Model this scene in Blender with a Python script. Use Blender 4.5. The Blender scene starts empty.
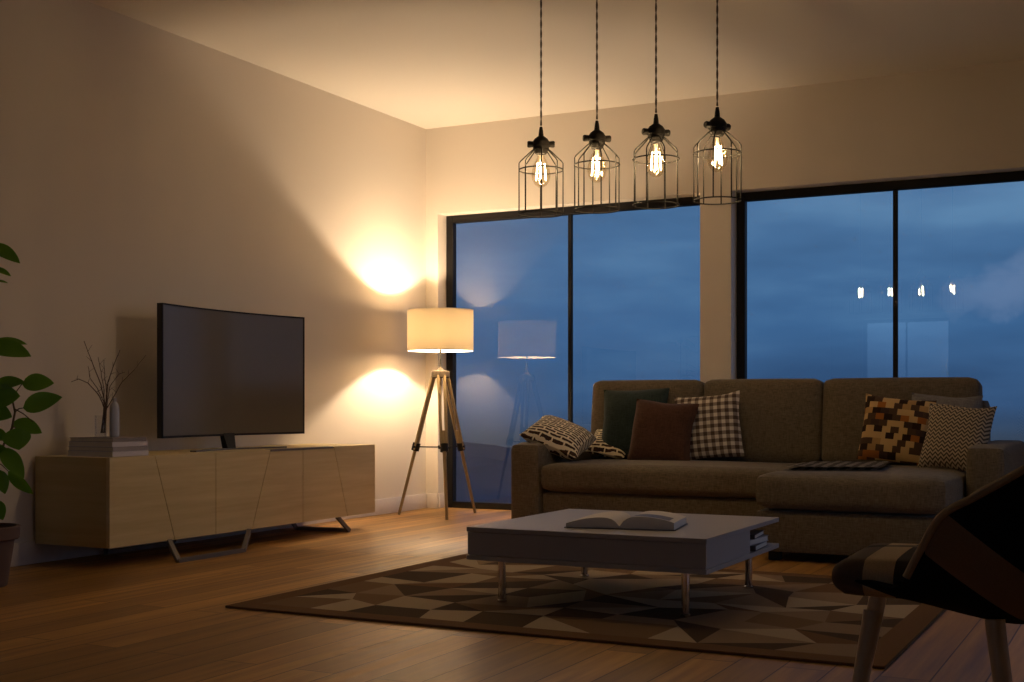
import bpy, bmesh, math, random
from mathutils import Vector, Matrix, noise
random.seed(7)
R = math.radians
scn = bpy.context.scene
COL = scn.collection

# ------------------------------------------------------------------ camera
F = 1258.0; HZ = 405.0; CH = 0.8
YAW = math.atan(643 / F)
FW = Vector((-math.sin(YAW), math.cos(YAW), 0)); RT = Vector((math.cos(YAW), math.sin(YAW), 0))
cam = bpy.data.objects.new('camera', bpy.data.cameras.new('camera'))
COL.objects.link(cam)
cam.location = (0, 0, CH)
cam.rotation_euler = (R(90), 0, YAW)
cam.data.sensor_width = 36; cam.data.lens = 36 * F / 1024
cam.data.shift_y = (HZ - 341) / 1024
cam.data.clip_start = 0.05; cam.data.clip_end = 20000
scn.camera = cam

def at(x, y, d):
    """point seen at (x, y) at forward distance d"""
    return FW * d + RT * ((x - 512) / F * d) + Vector((0, 0, CH - (y - HZ) / F * d))

# ------------------------------------------------------------------ nodes
class M:
    def __init__(s, name):
        s.m = bpy.data.materials.new(name); s.m.use_nodes = True
        s.t = s.m.node_tree; s.t.nodes.clear()
        s.out = s.n('ShaderNodeOutputMaterial')
    def n(s, kind, **kw):
        nd = s.t.nodes.new(kind)
        for k, v in kw.items(): setattr(nd, k, v)
        return nd
    def link(s, a, b): s.t.links.new(a, b)
    def put(s, sock, v):
        if hasattr(v, 'is_output') or isinstance(v, bpy.types.NodeSocket): s.link(v, sock)
        else:
            if isinstance(v, (tuple, list)) and len(v) == 3 and sock.type == 'RGBA': v = (*v, 1)
            sock.default_value = v
    def math(s, op, a, b=0.0, c=0.0):
        nd = s.n('ShaderNodeMath', operation=op)
        s.put(nd.inputs[0], a); s.put(nd.inputs[1], b); s.put(nd.inputs[2], c)
        return nd.outputs[0]
    def obj(s):
        sep = s.n('ShaderNodeSeparateXYZ'); tc = s.n('ShaderNodeTexCoord')
        s.link(tc.outputs['Object'], sep.inputs[0])
        return tc.outputs['Object'], sep.outputs[0], sep.outputs[1], sep.outputs[2]
    def comb(s, x, y, z=0.0):
        nd = s.n('ShaderNodeCombineXYZ')
        s.put(nd.inputs[0], x); s.put(nd.inputs[1], y); s.put(nd.inputs[2], z); return nd.outputs[0]
    def noise(s, vec, scale, detail=3, rough=.5, out='Fac'):
        nd = s.n('ShaderNodeTexNoise'); s.put(nd.inputs['Vector'], vec)
        nd.inputs['Scale'].default_value = scale; nd.inputs['Detail'].default_value = detail
        nd.inputs['Roughness'].default_value = rough
        return nd.outputs[out]
    def ramp(s, fac, stops, interp='LINEAR'):
        nd = s.n('ShaderNodeValToRGB'); cr = nd.color_ramp; cr.interpolation = interp
        while len(cr.elements) < len(stops): cr.elements.new(0.5)
        for e, (p, c) in zip(cr.elements, stops): e.position = p; e.color = (*c, 1)
        s.put(nd.inputs[0], fac); return nd.outputs[0]
    def mix(s, f, a, b, mode='MIX'):
        nd = s.n('ShaderNodeMix', data_type='RGBA', blend_type=mode)
        s.put(nd.inputs[0], f); s.put(nd.inputs[6], a); s.put(nd.inputs[7], b); return nd.outputs[2]
    def scale(s, vec, v):
        nd = s.n('ShaderNodeMapping'); s.link(vec, nd.inputs[0]); nd.inputs['Scale'].default_value = v
        return nd.outputs[0]
    def bsdf(s, col, rough=.6, metal=0.0, bump=None, bstr=.3, bdist=.002, spec=.5, **kw):
        b = s.n('ShaderNodeBsdfPrincipled')
        s.put(b.inputs['Base Color'], col); s.put(b.inputs['Roughness'], rough)
        b.inputs['Metallic'].default_value = metal
        b.inputs['Specular IOR Level'].default_value = spec
        for k, v in kw.items(): s.put(b.inputs[k], v)
        if bump is not None:
            bn = s.n('ShaderNodeBump'); bn.inputs['Strength'].default_value = bstr
            bn.inputs['Distance'].default_value = bdist
            s.link(bump, bn.inputs['Height']); s.link(bn.outputs[0], b.inputs['Normal'])
        s.link(b.outputs[0], s.out.inputs[0]); return b

MAT = {}
def simple(name, col, rough=.6, metal=0.0, var=.06, sc=30, spec=.5):
    m = M(name); v, x, y, z = m.obj()
    nz = m.noise(v, sc)
    c = m.mix(nz, tuple(a * (1 - var) for a in col), tuple(min(1, a * (1 + var)) for a in col))
    m.bsdf(c, rough, metal, spec=spec); MAT[name] = m.m; return m.m

def plaster(name, col):
    m = M(name); v, x, y, z = m.obj()
    c = m.mix(m.noise(v, 1.3, 2), tuple(a * .97 for a in col), col)
    m.bsdf(c, .75, bump=m.noise(v, 90, 4), bstr=.12, bdist=.003, spec=.3); MAT[name] = m.m
plaster('wall_paint', (.73, .66, .575)); plaster('ceiling_paint', (.80, .75, .67)); plaster('low_bounce_paint', (.34, .28, .22))  # last one: darker colour for the unseen walls, added to cut bounced light
simple('white_trim', (.68, .62, .58), .5)
simple('black_frame', (.008, .007, .007), .5, spec=.2)
simple('black_metal', (.013, .011, .009), .6, 0.0, spec=.2)
simple('dark_metal', (.20, .175, .165), .45, .3)
simple('charcoal', (.02, .02, .022), .55)
simple('white_lacquer', (.40, .365, .34), .42, var=.02, spec=.35)
simple('chrome', (.75, .72, .70), .12, 1.0, var=.02)
simple('brass_aged', (.20, .13, .06), .4, .8)
simple('page', (.66, .60, .52), .7)
simple('terracotta', (.15, .09, .07), .8, var=.15, sc=14)
simple('soil', (.03, .02, .014), .95, var=.4, sc=60)
simple('twig', (.09, .055, .04), .8, var=.3, sc=80)
simple('bark', (.12, .085, .04), .8, var=.3, sc=60)
simple('ceramic', (.50, .50, .55), .3)
simple('silver_plastic', (.16, .15, .15), .3, .5)
simple('lamp_head', (.055, .038, .022), .6, .2)
simple('rubber', (.02, .02, .02), .8)

def wood(name, c1, c2, axis='y', rough=.45, sc=1.0):
    m = M(name); v, x, y, z = m.obj()
    s = {'y': (26, 1.6, 26), 'x': (1.6, 26, 26), 'z': (26, 26, 1.6)}[axis]
    s = tuple(a * sc for a in s)
    nz = m.noise(m.scale(v, s), 1.0, 5, .6)
    c = m.ramp(nz, [(.25, c1), (.75, c2)])
    m.bsdf(c, rough, bump=nz, bstr=.08, spec=.4); MAT[name] = m.m
wood('oak', (.58, .45, .215), (.74, .60, .33), 'y')
wood('oak_end', (.46, .33, .13), (.56, .42, .19), 'x')
wood('lamp_wood', (.23, .165, .08), (.36, .27, .145), 'z', .55)
wood('chair_wood', (.58, .46, .30), (.72, .60, .42), 'z', .5)

def floor_mat():
    m = M('plank_floor'); v, x, y, z = m.obj()
    vec = m.comb(y, x)
    bk = m.n('ShaderNodeTexBrick'); m.link(vec, bk.inputs['Vector'])
    bk.offset = .37; bk.inputs['Scale'].default_value = 1.0
    bk.inputs['Brick Width'].default_value = 1.9; bk.inputs['Row Height'].default_value = .145
    bk.inputs['Mortar Size'].default_value = .003; bk.inputs['Mortar Smooth'].default_value = .3
    bk.inputs['Color1'].default_value = (0, 0, 0, 1); bk.inputs['Color2'].default_value = (1, 1, 1, 1)
    bk.inputs['Mortar'].default_value = (.5, .5, .5, 1)
    tone = bk.outputs['Color']
    off = m.math('MULTIPLY', tone, 7.0)
    g = m.noise(m.comb(m.math('ADD', m.math('MULTIPLY', x, 22.0), off), m.math('MULTIPLY', y, 1.1), off), 1.0, 6, .6)
    gr = m.ramp(g, [(.25, (.23, .112, .027)), (.5, (.42, .228, .064)), (.75, (.60, .345, .12))])
    c = m.mix(.75, gr, m.ramp(tone, [(.1, (.62, .60, .56)), (.9, (1.25, 1.22, 1.18))]), 'MULTIPLY')
    kn = m.noise(m.comb(m.math('MULTIPLY', x, 5.0), m.math('MULTIPLY', y, 1.6), 3.0), 1.0, 2, .4)
    c = m.mix(m.math('MULTIPLY', m.math('GREATER_THAN', kn, .71), .5), c, (.09, .04, .015))
    c = m.mix(m.math('MULTIPLY', bk.outputs['Fac'], .85), c, (.035, .018, .008))
    h = m.math('SUBTRACT', m.math('MULTIPLY', g, .25), bk.outputs['Fac'])
    rg = m.math('ADD', m.math('MULTIPLY', g, .2), .32)
    m.bsdf(c, rg, bump=h, bstr=.4, bdist=.003, spec=.22); MAT['floor'] = m.m
floor_mat()

def weave(name, col, col2, n=240.0, rough=.95, sheen=.15):
    m = M(name); v, x, y, z = m.obj()
    a = m.noise(m.scale(v, (n * .12, n * .12, n)), 1.0, 2); b = m.noise(m.scale(v, (n, n * .6, n * .12)), 1.0, 2)
    h = m.math('ADD', a, b)
    c = m.ramp(m.math('MULTIPLY', h, .5), [(.32, col), (.66, col2)])
    m.bsdf(c, rough, bump=h, bstr=.35, bdist=.002, spec=.2, **{'Sheen Weight': sheen}); MAT[name] = m.m
weave('sofa_fabric', (.098, .077, .048), (.215, .173, .115))
weave('teal_fabric', (.016, .030, .028), (.045, .066, .060))
weave('rust_fabric', (.052, .024, .014), (.105, .047, .028))
weave('grey_fabric', (.14, .13, .13), (.26, .25, .25))
weave('linen_back', (.3, .25, .19), (.42, .36, .28))

def gingham(name, n, dark, mid, light, ax=('x', 'z')):
    m = M(name); v, x, y, z = m.obj(); d = dict(x=x, y=y, z=z)
    f = lambda q: m.math('GREATER_THAN', m.math('FRACT', m.math('ADD', m.math('MULTIPLY', q, n), 20.0)), .5)
    s = m.math('MULTIPLY', m.math('ADD', f(d[ax[0]]), f(d[ax[1]])), .5)
    c = m.ramp(s, [(0, light), (.3, mid), (.8, dark)], 'CONSTANT')
    m.bsdf(c, .95, bump=m.noise(v, 260, 2), spec=.2); MAT[name] = m.m
gingham('gingham', 22.0, (.09, .06, .045), (.30, .24, .19), (.72, .66, .56))
gingham('throw_check', 16.0, (.08, .07, .065), (.22, .20, .185), (.55, .51, .47), ('x', 'y'))

def mosaic():
    m = M('mosaic_fabric'); v, x, y, z = m.obj()
    row = m.math('FLOOR', m.math('MULTIPLY', z, 28.0)); sh = m.math('MULTIPLY', row, .5)
    cl = m.math('FLOOR', m.math('ADD', m.math('MULTIPLY', x, 22.0), sh))
    wn = m.n('ShaderNodeTexWhiteNoise', noise_dimensions='2D'); m.link(m.comb(cl, row), wn.inputs['Vector'])
    chk = m.math('FRACT', m.math('MULTIPLY', m.math('ADD', m.math('ADD', cl, row), 200.0), .5))
    t = m.math('ADD', m.math('MULTIPLY', wn.outputs['Value'], .7), m.math('MULTIPLY', chk, .6))
    c = m.ramp(t, [(0, (.035, .018, .010)), (.22, (.10, .055, .030)), (.42, (.42, .15, .03)),
                   (.52, (.66, .44, .19)), (.80, (.50, .30, .11)), (.92, (.07, .04, .03))], 'CONSTANT')
    m.bsdf(c, .9, bump=m.noise(v, 260, 2), spec=.2); MAT['mosaic_fabric'] = m.m
mosaic()

def chevron(name, n1, n2, dark, light):
    m = M(name); v, x, y, z = m.obj()
    zig = m.math('ABSOLUTE', m.math('SUBTRACT', m.math('FRACT', m.math('ADD', m.math('MULTIPLY', x, n1), 20.0)), .5))
    t = m.math('FRACT', m.math('ADD', m.math('MULTIPLY', z, n2), m.math('ADD', m.math('MULTIPLY', zig, 1.6), 20.0)))
    c = m.mix(m.math('GREATER_THAN', t, .5), dark, light)
    m.bsdf(c, .9, bump=m.noise(v, 260, 2), spec=.2); MAT[name] = m.m
chevron('chevron_fabric', 32.0, 46.0, (.085, .07, .055), (.46, .38, .28))

def dashes(name, row=.024, ln=.080):
    m = M(name); v, x, y, z = m.obj()
    wob = m.math('MULTIPLY', m.math('SUBTRACT', m.noise(v, 26, 2), .5), .014)
    bk = m.n('ShaderNodeTexBrick')
    m.link(m.comb(m.math('ADD', x, wob), m.math('ADD', y, wob)), bk.inputs['Vector'])
    bk.offset = .43; bk.inputs['Scale'].default_value = 1.0
    bk.inputs['Brick Width'].default_value = ln; bk.inputs['Row Height'].default_value = row
    bk.inputs['Mortar Size'].default_value = .0056; bk.inputs['Mortar Smooth'].default_value = .1
    fc = m.math('GREATER_THAN', bk.outputs['Fac'], .45)
    dk = m.mix(m.noise(v, 14, 1), (.018, .012, .012), (.10, .05, .03))
    c = m.mix(fc, dk, (.86, .77, .58))
    m.bsdf(c, .9, bump=m.noise(v, 260, 2), spec=.2); MAT[name] = m.m
dashes('dash_fabric')

def rugm(name, col):
    m = M(name); v, x, y, z = m.obj()
    nz = m.noise(v, 420, 2)
    c = m.mix(nz, tuple(a * .7 for a in col), tuple(a * 1.2 for a in col))
    m.bsdf(c, 1.0, bump=nz, bstr=.5, bdist=.004, spec=.1); MAT[name] = m.m
rugm('rug_tan', (.42, .33, .22)); rugm('rug_brown', (.20, .125, .065)); rugm('rug_dark', (.085, .055, .032))
rugm('rug_border', (.17, .095, .045)); rugm('rug_mid', (.27, .19, .115))

def patchwork():
    m = M('patchwork'); v, x, y, z = m.obj()
    # coloured blocks stitched on a dark ground (object space of the chair)
    dark = m.mix(m.noise(v, 300, 2), (.008, .008, .009), (.02, .019, .02))
    brown = m.mix(m.noise(v, 300, 2), (.27, .17, .10), (.40, .26, .155))
    s = m.math('ADD', m.math('MULTIPLY', x, .62), m.math('MULTIPLY', z, -.78))  # diagonal band
    band = m.math('MULTIPLY', m.math('GREATER_THAN', s, -.465), m.math('LESS_THAN', s, -.375))
    back = m.math('LESS_THAN', x, .03)
    c = m.mix(m.math('MULTIPLY', band, back), dark, brown)
    m.bsdf(c, .95, bump=m.noise(v, 420, 2), bstr=.4, spec=.15); MAT['patchwork'] = m.m
    m = M('patchwork_seat'); v, x, y, z = m.obj()
    st = m.n('ShaderNodeTexNoise'); 
    t = m.math('FRACT', m.math('ADD', m.math('MULTIPLY', x, -7.2), 20.0 + 7.2 * .245))
    t2 = m.math('FRACT', m.math('ADD', m.math('MULTIPLY', y, 5.0), 20.0))
    idx = m.math('FRACT', m.math('ADD', m.math('FLOOR', m.math('ADD', m.math('MULTIPLY', x, -11.0), 20.0 + 11 * .24)), 0.0))
    a = m.math('LESS_THAN', x, .160); b = m.math('LESS_THAN', x, .098)
    c = m.mix(a, (.17, .125, .10), (.74, .58, .38)); c = m.mix(b, c, (.07, .05, .04))
    top = m.math('GREATER_THAN', t2, .5)
    c2 = m.mix(a, (.04, .035, .035), (.22, .18, .14))
    c = m.mix(m.math('MULTIPLY', top, m.math('LESS_THAN', y, -.05)), c, c2)
    c = m.mix(m.noise(v, 380, 2), c, m.mix(.5, c, (0, 0, 0)))
    m.bsdf(c, .95, bump=m.noise(v, 420, 2), bstr=.4, spec=.15); MAT['patchwork_seat'] = m.m
patchwork()
simple('piping', (.50, .38, .24), .9)

def leafm():
    m = M('leaf'); v, x, y, z = m.obj()
    c = m.mix(m.noise(v, 5.5, 1), (.035, .12, .012), (.24, .46, .04))
    b = m.bsdf(c, .4, spec=.4)
    tr = m.n('ShaderNodeBsdfTranslucent'); m.put(tr.inputs[0], m.mix(.0, (.12, .30, .02), (0, 0, 0)))
    mx = m.n('ShaderNodeMixShader'); mx.inputs[0].default_value = .4
    m.link(b.outputs[0], mx.inputs[1]); m.link(tr.outputs[0], mx.inputs[2]); m.link(mx.outputs[0], m.out.inputs[0])
    MAT['leaf'] = m.m
leafm()

def glassm(name, tint=(1, 1, 1), ior=1.5, rough=0.0, gain=1.0):
    m = M(name)
    fr = m.n('ShaderNodeFresnel'); fr.inputs[0].default_value = ior
    tr = m.n('ShaderNodeBsdfTransparent'); tr.inputs[0].default_value = (*tint, 1)
    gl = m.n('ShaderNodeBsdfGlossy'); gl.inputs['Roughness'].default_value = rough
    mx = m.n('ShaderNodeMixShader')
    f = m.math('MULTIPLY', fr.outputs[0], gain); m.link(f, mx.inputs[0])
    m.link(tr.outputs[0], mx.inputs[1]); m.link(gl.outputs[0], mx.inputs[2]); m.link(mx.outputs[0], m.out.inputs[0])
    MAT[name] = m.m
glassm('window_glass', (.93, .95, .97), 1.55, 0.0, 1.9)
glassm('clear_glass', (.97, .97, .97), 1.45, 0.0, .35)
glassm('bulb_glass', (1.0, .94, .84), 1.45, 0.0, .35)

def screenm():
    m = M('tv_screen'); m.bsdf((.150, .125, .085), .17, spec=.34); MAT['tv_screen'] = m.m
screenm()

def shadem():
    m = M('lamp_shade'); v, x, y, z = m.obj()
    df = m.n('ShaderNodeBsdfDiffuse'); m.put(df.inputs[0], m.mix(m.noise(m.scale(v, (60, 60, 400)), 1.0, 2), (.60, .53, .42), (.66, .59, .47)))
    tr = m.n('ShaderNodeBsdfTranslucent'); m.put(tr.inputs[0], (.122, .110, .086))
    ad = m.n('ShaderNodeAddShader'); m.link(df.outputs[0], ad.inputs[0]); m.link(tr.outputs[0], ad.inputs[1])
    m.link(ad.outputs[0], m.out.inputs[0]); MAT['lamp_shade'] = m.m
shadem()

def emis(name, col, st):
    m = M(name); e = m.n('ShaderNodeEmission'); m.put(e.inputs[0], col); e.inputs[1].default_value = st
    m.link(e.outputs[0], m.out.inputs[0]); MAT[name] = m.m
FIL = 800.0
emis('filament_glow', (1.0, .72, .40), FIL)

def hillm():
    m = M('hills'); v, x, y, z = m.obj()
    m.bsdf(m.mix(m.noise(v, .004, 4), (.03, .05, .07), (.08, .11, .14)), 1.0, spec=0.0); MAT['hills'] = m.m
hillm()

# ------------------------------------------------------------------ mesh helpers
def link(name, bm, mats, parent=None, smooth=True, recalc=True, loc=None, rot=None):
    if recalc: bmesh.ops.recalc_face_normals(bm, faces=bm.faces[:])
    me = bpy.data.meshes.new(name)
    if smooth:
        for f in bm.faces: f.smooth = True
    bm.to_mesh(me); bm.free()
    if smooth:
        try: me.set_sharp_from_angle(angle=R(38))
        except Exception: pass
    for mm in (mats if isinstance(mats, (list, tuple)) else [mats]): me.materials.append(MAT[mm])
    o = bpy.data.objects.new(name, me); COL.objects.link(o)
    if parent is not None: o.parent = parent
    if loc is not None: o.location = loc
    if rot is not None: o.rotation_euler = rot
    return o

def tag(o, label, cat, group=None, kind=None):
    o['label'] = label; o['category'] = cat
    if group: o['group'] = group
    if kind: o['kind'] = kind
    return o
def thing(name, loc, label, cat, rz=0.0, group=None, rot=None):
    o = bpy.data.objects.new(name, None); COL.objects.link(o); o.empty_display_size = .1
    o.location = loc; o.rotation_euler = rot if rot else (0, 0, rz)
    return tag(o, label, cat, group)
def struct(o): o['kind'] = 'structure'; return o

def box(bm, x0, x1, y0, y1, z0, z1, bev=0.0, seg=2, mi=0):
    r = bmesh.ops.create_cube(bm, size=1.0)
    vs = r['verts']
    for v in vs:
        v.co = Vector((x0 + (v.co.x + .5) * (x1 - x0), y0 + (v.co.y + .5) * (y1 - y0), z0 + (v.co.z + .5) * (z1 - z0)))
    fs = {f for v in vs for f in v.link_faces}
    for f in fs: f.material_index = mi
    if bev > 0:
        es = list({e for v in vs for e in v.link_edges})
        bmesh.ops.bevel(bm, geom=es, offset=bev, segments=seg, affect='EDGES', profile=.5)
    return bm

def ring_frame(p0, p1):
    d = (p1 - p0).normalized()
    a = Vector((0, 0, 1)) if abs(d.z) < .9 else Vector((1, 0, 0))
    u = d.cross(a).normalized(); return u, d.cross(u).normalized()

def tube(bm, pts, rad, n=8, closed=False, cap=True):
    pts = [Vector(p) for p in pts]; N = len(pts)
    rads = rad if isinstance(rad, (list, tuple)) else [rad] * N
    rings = []; u = None
    for i, p in enumerate(pts):
        if closed: d = (pts[(i + 1) % N] - pts[i - 1]).normalized()
        else: d = (pts[min(i + 1, N - 1)] - pts[max(i - 1, 0)]).normalized()
        if u is None: u, w = ring_frame(Vector((0, 0, 0)), d)
        else:
            u = (u - d * u.dot(d)).normalized(); w = d.cross(u)
        rings.append([bm.verts.new(p + (u * math.cos(2 * math.pi * k / n) + w * math.sin(2 * math.pi * k / n)) * rads[i]) for k in range(n)])
    for i in range(N if closed else N - 1):
        a, b = rings[i], rings[(i + 1) % N]
        for k in range(n): bm.faces.new((a[k], a[(k + 1) % n], b[(k + 1) % n], b[k]))
    if cap and not closed:
        bm.faces.new(rings[0][::-1]); bm.faces.new(rings[-1])
    return bm

def lathe(bm, prof, n=32, c=(0, 0, 0), mi=0):
    rings = []
    for r, z in prof:
        if r < 1e-6: rings.append([bm.verts.new((c[0], c[1], c[2] + z))])
        else: rings.append([bm.verts.new((c[0] + r * math.cos(2 * math.pi * k / n), c[1] + r * math.sin(2 * math.pi * k / n), c[2] + z)) for k in range(n)])
    for a, b in zip(rings, rings[1:]):
        if len(a) == 1 and len(b) == 1: continue
        for k in range(n):
            if len(a) == 1: f = bm.faces.new((a[0], b[(k + 1) % n], b[k]))
            elif len(b) == 1: f = bm.faces.new((a[k], a[(k + 1) % n], b[0]))
            else: f = bm.faces.new((a[k], a[(k + 1) % n], b[(k + 1) % n], b[k]))
            f.material_index = mi
    return bm

def prism(bm, poly, x0, x1, axis='x', mi=0):
    """extrude a 2-D polygon along an axis; poly in the other two coordinates"""
    def P(a, b, t): return {'x': (t, a, b), 'y': (a, t, b), 'z': (a, b, t)}[axis]
    A = [bm.verts.new(P(a, b, x0)) for a, b in poly]; B = [bm.verts.new(P(a, b, x1)) for a, b in poly]
    n = len(poly); fs = [bm.faces.new(A), bm.faces.new(B[::-1])]
    for i in range(n): fs.append(bm.faces.new((A[i], B[i], B[(i + 1) % n], A[(i + 1) % n])))
    for f in fs: f.material_index = mi
    return bm

def puffbox(bm, x0, x1, y0, y1, z0, z1, r=.04, puff=(.0, .0, .02), n=10, wrinkle=0.0, seed=0):
    """soft upholstered block: rounded box with each face bulging by puff"""
    h = Vector(((x1 - x0) / 2, (y1 - y0) / 2, (z1 - z0) / 2)); c = Vector(((x0 + x1) / 2, (y0 + y1) / 2, (z0 + z1) / 2))
    r = min(r, min(h) * .98)
    tmp = bmesh.new(); bmesh.ops.create_cube(tmp, size=2.0)
    bmesh.ops.subdivide_edges(tmp, edges=tmp.edges[:], cuts=n, use_grid_fill=True)
    for v in tmp.verts:
        p = v.co.copy()
        q = Vector([math.copysign(1, p[i]) * (1 - (1 - abs(p[i])) ** 1.0) for i in range(3)])
        w = Vector([q[i] * h[i] for i in range(3)])
        # pull grid lines to the rounded border
        inner = Vector([max(-(h[i] - r), min(h[i] - r, w[i])) for i in range(3)])
        d = w - inner
        if d.length > 1e-7:
            # map cube-surface offset to sphere
            m = max(abs(d[0]), abs(d[1]), abs(d[2]))
            d = d.normalized() * m
        pp = inner + d
        for i in range(3):
            j, k = (i + 1) % 3, (i + 2) % 3
            bul = (1 - q[j] ** 2) * (1 - q[k] ** 2)
            pp[i] += puff[i] * q[i] * bul
        if wrinkle:
            nv = noise.noise(Vector((pp.x * 5, pp.y * 5, pp.z * 5 + seed * 3.1)))
            pp += (pp.normalized()) * nv * wrinkle
        v.co = c + pp
    me = bpy.data.meshes.new('t'); tmp.to_mesh(me); tmp.free(); bm.from_mesh(me); bpy.data.meshes.remove(me)
    return bm

def pillow(bm, w, h, t, n=22, seed=0, pinch=.07):
    """thin square cushion in the local XZ plane (thickness along Y), pinched sides and pointed corners"""
    rnd = random.Random(seed)
    top = {}; bot = {}
    for i in range(n + 1):
        for j in range(n + 1):
            u = -1 + 2 * i / n; v = -1 + 2 * j / n
            ex = 1 - pinch * (1 - v * v); ez = 1 - pinch * (1 - u * u)
            x = u * (w / 2) * (1 - pinch * (1 - v ** 2) * abs(u)) ; z = v * (h / 2) * (1 - pinch * (1 - u ** 2) * abs(v))
            th = max(0.0, (1 - u ** 4)) ** .55 * max(0.0, (1 - v ** 4)) ** .55
            th *= (t / 2) * (.75 + .25 * (1 - (u * u + v * v) / 2))
            wr = .006 * noise.noise(Vector((x * 9, z * 9, seed * 7.7))) * (1 - max(abs(u), abs(v)) ** 6)
            x += .010 * noise.noise(Vector((seed * 3.3, z * 6, 1)))
            z += .010 * noise.noise(Vector((x * 6, seed * 2.3, 5)))
            edge = i in (0, n) or j in (0, n)
            a = bm.verts.new((x, -th - .002 + wr * (0 if edge else 1), z)); top[i, j] = a
            bot[i, j] = a if edge else bm.verts.new((x, th + .002 + wr, z))
    for i in range(n):
        for j in range(n):
            bm.faces.new((top[i, j], top[i + 1, j], top[i + 1, j + 1], top[i, j + 1]))
            try: bm.faces.new((bot[i, j], bot[i, j + 1], bot[i + 1, j + 1], bot[i + 1, j]))
            except ValueError: pass
    return bm

# ================================================================== THE ROOM
XW, YW, CZ = -5.042, 8.396, 2.942
XR, YR = 1.6, -5.0
HD = 2.276; T = .25
W1 = (-4.934, -2.821); W2 = (-2.599, -.45)
WR_ = (3.6, 7.2)       # opening in the right wall (Y range)
W3 = (-4.51, -3.06)    # opening in the wall behind the camera (X range)

bm = bmesh.new(); box(bm, XW - T, XR + T, YR - T, YW + T, -.12, 0); struct(link('floor', bm, 'floor', smooth=False))
bm = bmesh.new(); box(bm, XW - T, XR + T, YR - T, YW + T, CZ, CZ + .2); struct(link('ceiling', bm, 'ceiling_paint', smooth=False))
bm = bmesh.new(); box(bm, XW - T, XW, YR - T, YW + T, 0, CZ); struct(link('wall_left', bm, 'wall_paint', smooth=False))

def wall_with(name, a0, a1, b0, b1, holes, along='x', mat='wall_paint'):
    bm = bmesh.new()
    def B(s0, s1, z0, z1):
        if along == 'x': box(bm, s0, s1, b0, b1, z0, z1)
        else: box(bm, b0, b1, s0, s1, z0, z1)
    s = a0
    for h0, h1 in holes:
        B(s, h0, 0, CZ); B(h0, h1, HD, CZ); s = h1
    B(s, a1, 0, CZ)
    bmesh.ops.remove_doubles(bm, verts=bm.verts[:], dist=1e-5)
    return struct(link(name, bm, mat, smooth=False))
wall_with('wall_back', XW, XR, YW, YW + T, [W1, W2])
wall_with('wall_front', XW, XR, YR - T, YR, [W3], mat='low_bounce_paint')
wall_with('wall_right', YR, YW, XR, XR + T, [WR_], 'y', 'low_bounce_paint')

def window(name, a0, a1, c, along='x', mull=1):
    """black sliding window; c = plane of the frame front, a0..a1 its extent"""
    e = bpy.data.objects.new(name, None); COL.objects.link(e); e['kind'] = 'structure'
    fw, dp = .058, .06; fr_ = .036
    def B(bm, s0, s1, z0, z1, d0, d1, bev=.003):
        if along == 'x': box(bm, s0, s1, c + d0, c + d1, z0, z1, bev, 1)
        else: box(bm, c + d0, c + d1, s0, s1, z0, z1, bev, 1)
    bm = bmesh.new()
    B(bm, a0, a0 + fw, 0, HD, 0, dp); B(bm, a1 - fr_, a1, 0, HD, 0, dp)
    B(bm, a0 + fw, a1 - fr_, HD - fw, HD, 0, dp); B(bm, a0 + fw, a1 - fr_, 0, .05, 0, dp)
    link('window_frame', bm, 'black_frame', e)
    for k in range(mull):
        m = a0 + (a1 - a0) * (k + 1) / (mull + 1)
        bm = bmesh.new(); B(bm, m - .015, m + .015, .05, HD - fw, .012, .044); link('mullion', bm, 'black_frame', e)
    for k in range(mull + 1):
        s0 = a0 + (a1 - a0) * k / (mull + 1) + (fw if k == 0 else .015); s1 = a0 + (a1 - a0) * (k + 1) / (mull + 1) - (fr_ if k == mull else .015)
        bm = bmesh.new()
        if along == 'x': vs = [bm.verts.new(p) for p in ((s0, c + .03, .05), (s1, c + .03, .05), (s1, c + .03, HD - fw), (s0, c + .03, HD - fw))]
        else: vs = [bm.verts.new(p) for p in ((c + .03, s0, .05), (c + .03, s1, .05), (c + .03, s1, HD - fw), (c + .03, s0, HD - fw))]
        bm.faces.new(vs); link('glass', bm, 'window_glass', e, smooth=False, recalc=False)
    return e
WP = YW + .12
window('window_1', W1[0] + .004, W1[1] - .004, WP)
window('window_2', W2[0] + .004, W2[1] - .004, WP)
window('window_3', W3[0] + .004, W3[1] - .004, YR - .18)
window('window_4', WR_[0] + .004, WR_[1] - .004, XR + .12, 'y', 2)

def skirting(name, segs):
    bm = bmesh.new()
    for s in segs: box(bm, *s, 0, .114, .003, 2)
    struct(link(name, bm, 'white_trim'))
skirting('baseboard_left', [(XW, XW + .014, YR, YW)])
skirting('baseboard_back', [(XW + .014, W1[0], YW - .014, YW), (W1[1], W2[0], YW - .014, YW), (W2[1], XR, YW - .014, YW),
                            (W1[0] - .001, W1[0] + .012, YW, WP), (W2[0] - .001, W2[0] + .012, YW, WP)])
skirting('baseboard_right', [(XR - .014, XR, YR, WR_[0]), (XR - .014, XR, WR_[1], YW - .014)])

# land far below the windows
bm = bmesh.new(); nx, ny = 90, 60; g = {}
for i in range(nx + 1):
    for j in range(ny + 1):
        x = -3000 + 5000 * i / nx; y = 150 + 2000 * (j / ny) ** 2
        h = -75 + 34 * noise.fractal(Vector((x / 220, y / 220, 1.7)), 1.0, 2.0, 5) * min(1, y / 700)
        g[i, j] = bm.verts.new((x, y, min(h, -50)))
for i in range(nx):
    for j in range(ny): bm.faces.new((g[i, j], g[i + 1, j], g[i + 1, j + 1], g[i, j + 1]))
o = struct(link('hills', bm, 'hills')); 

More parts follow.
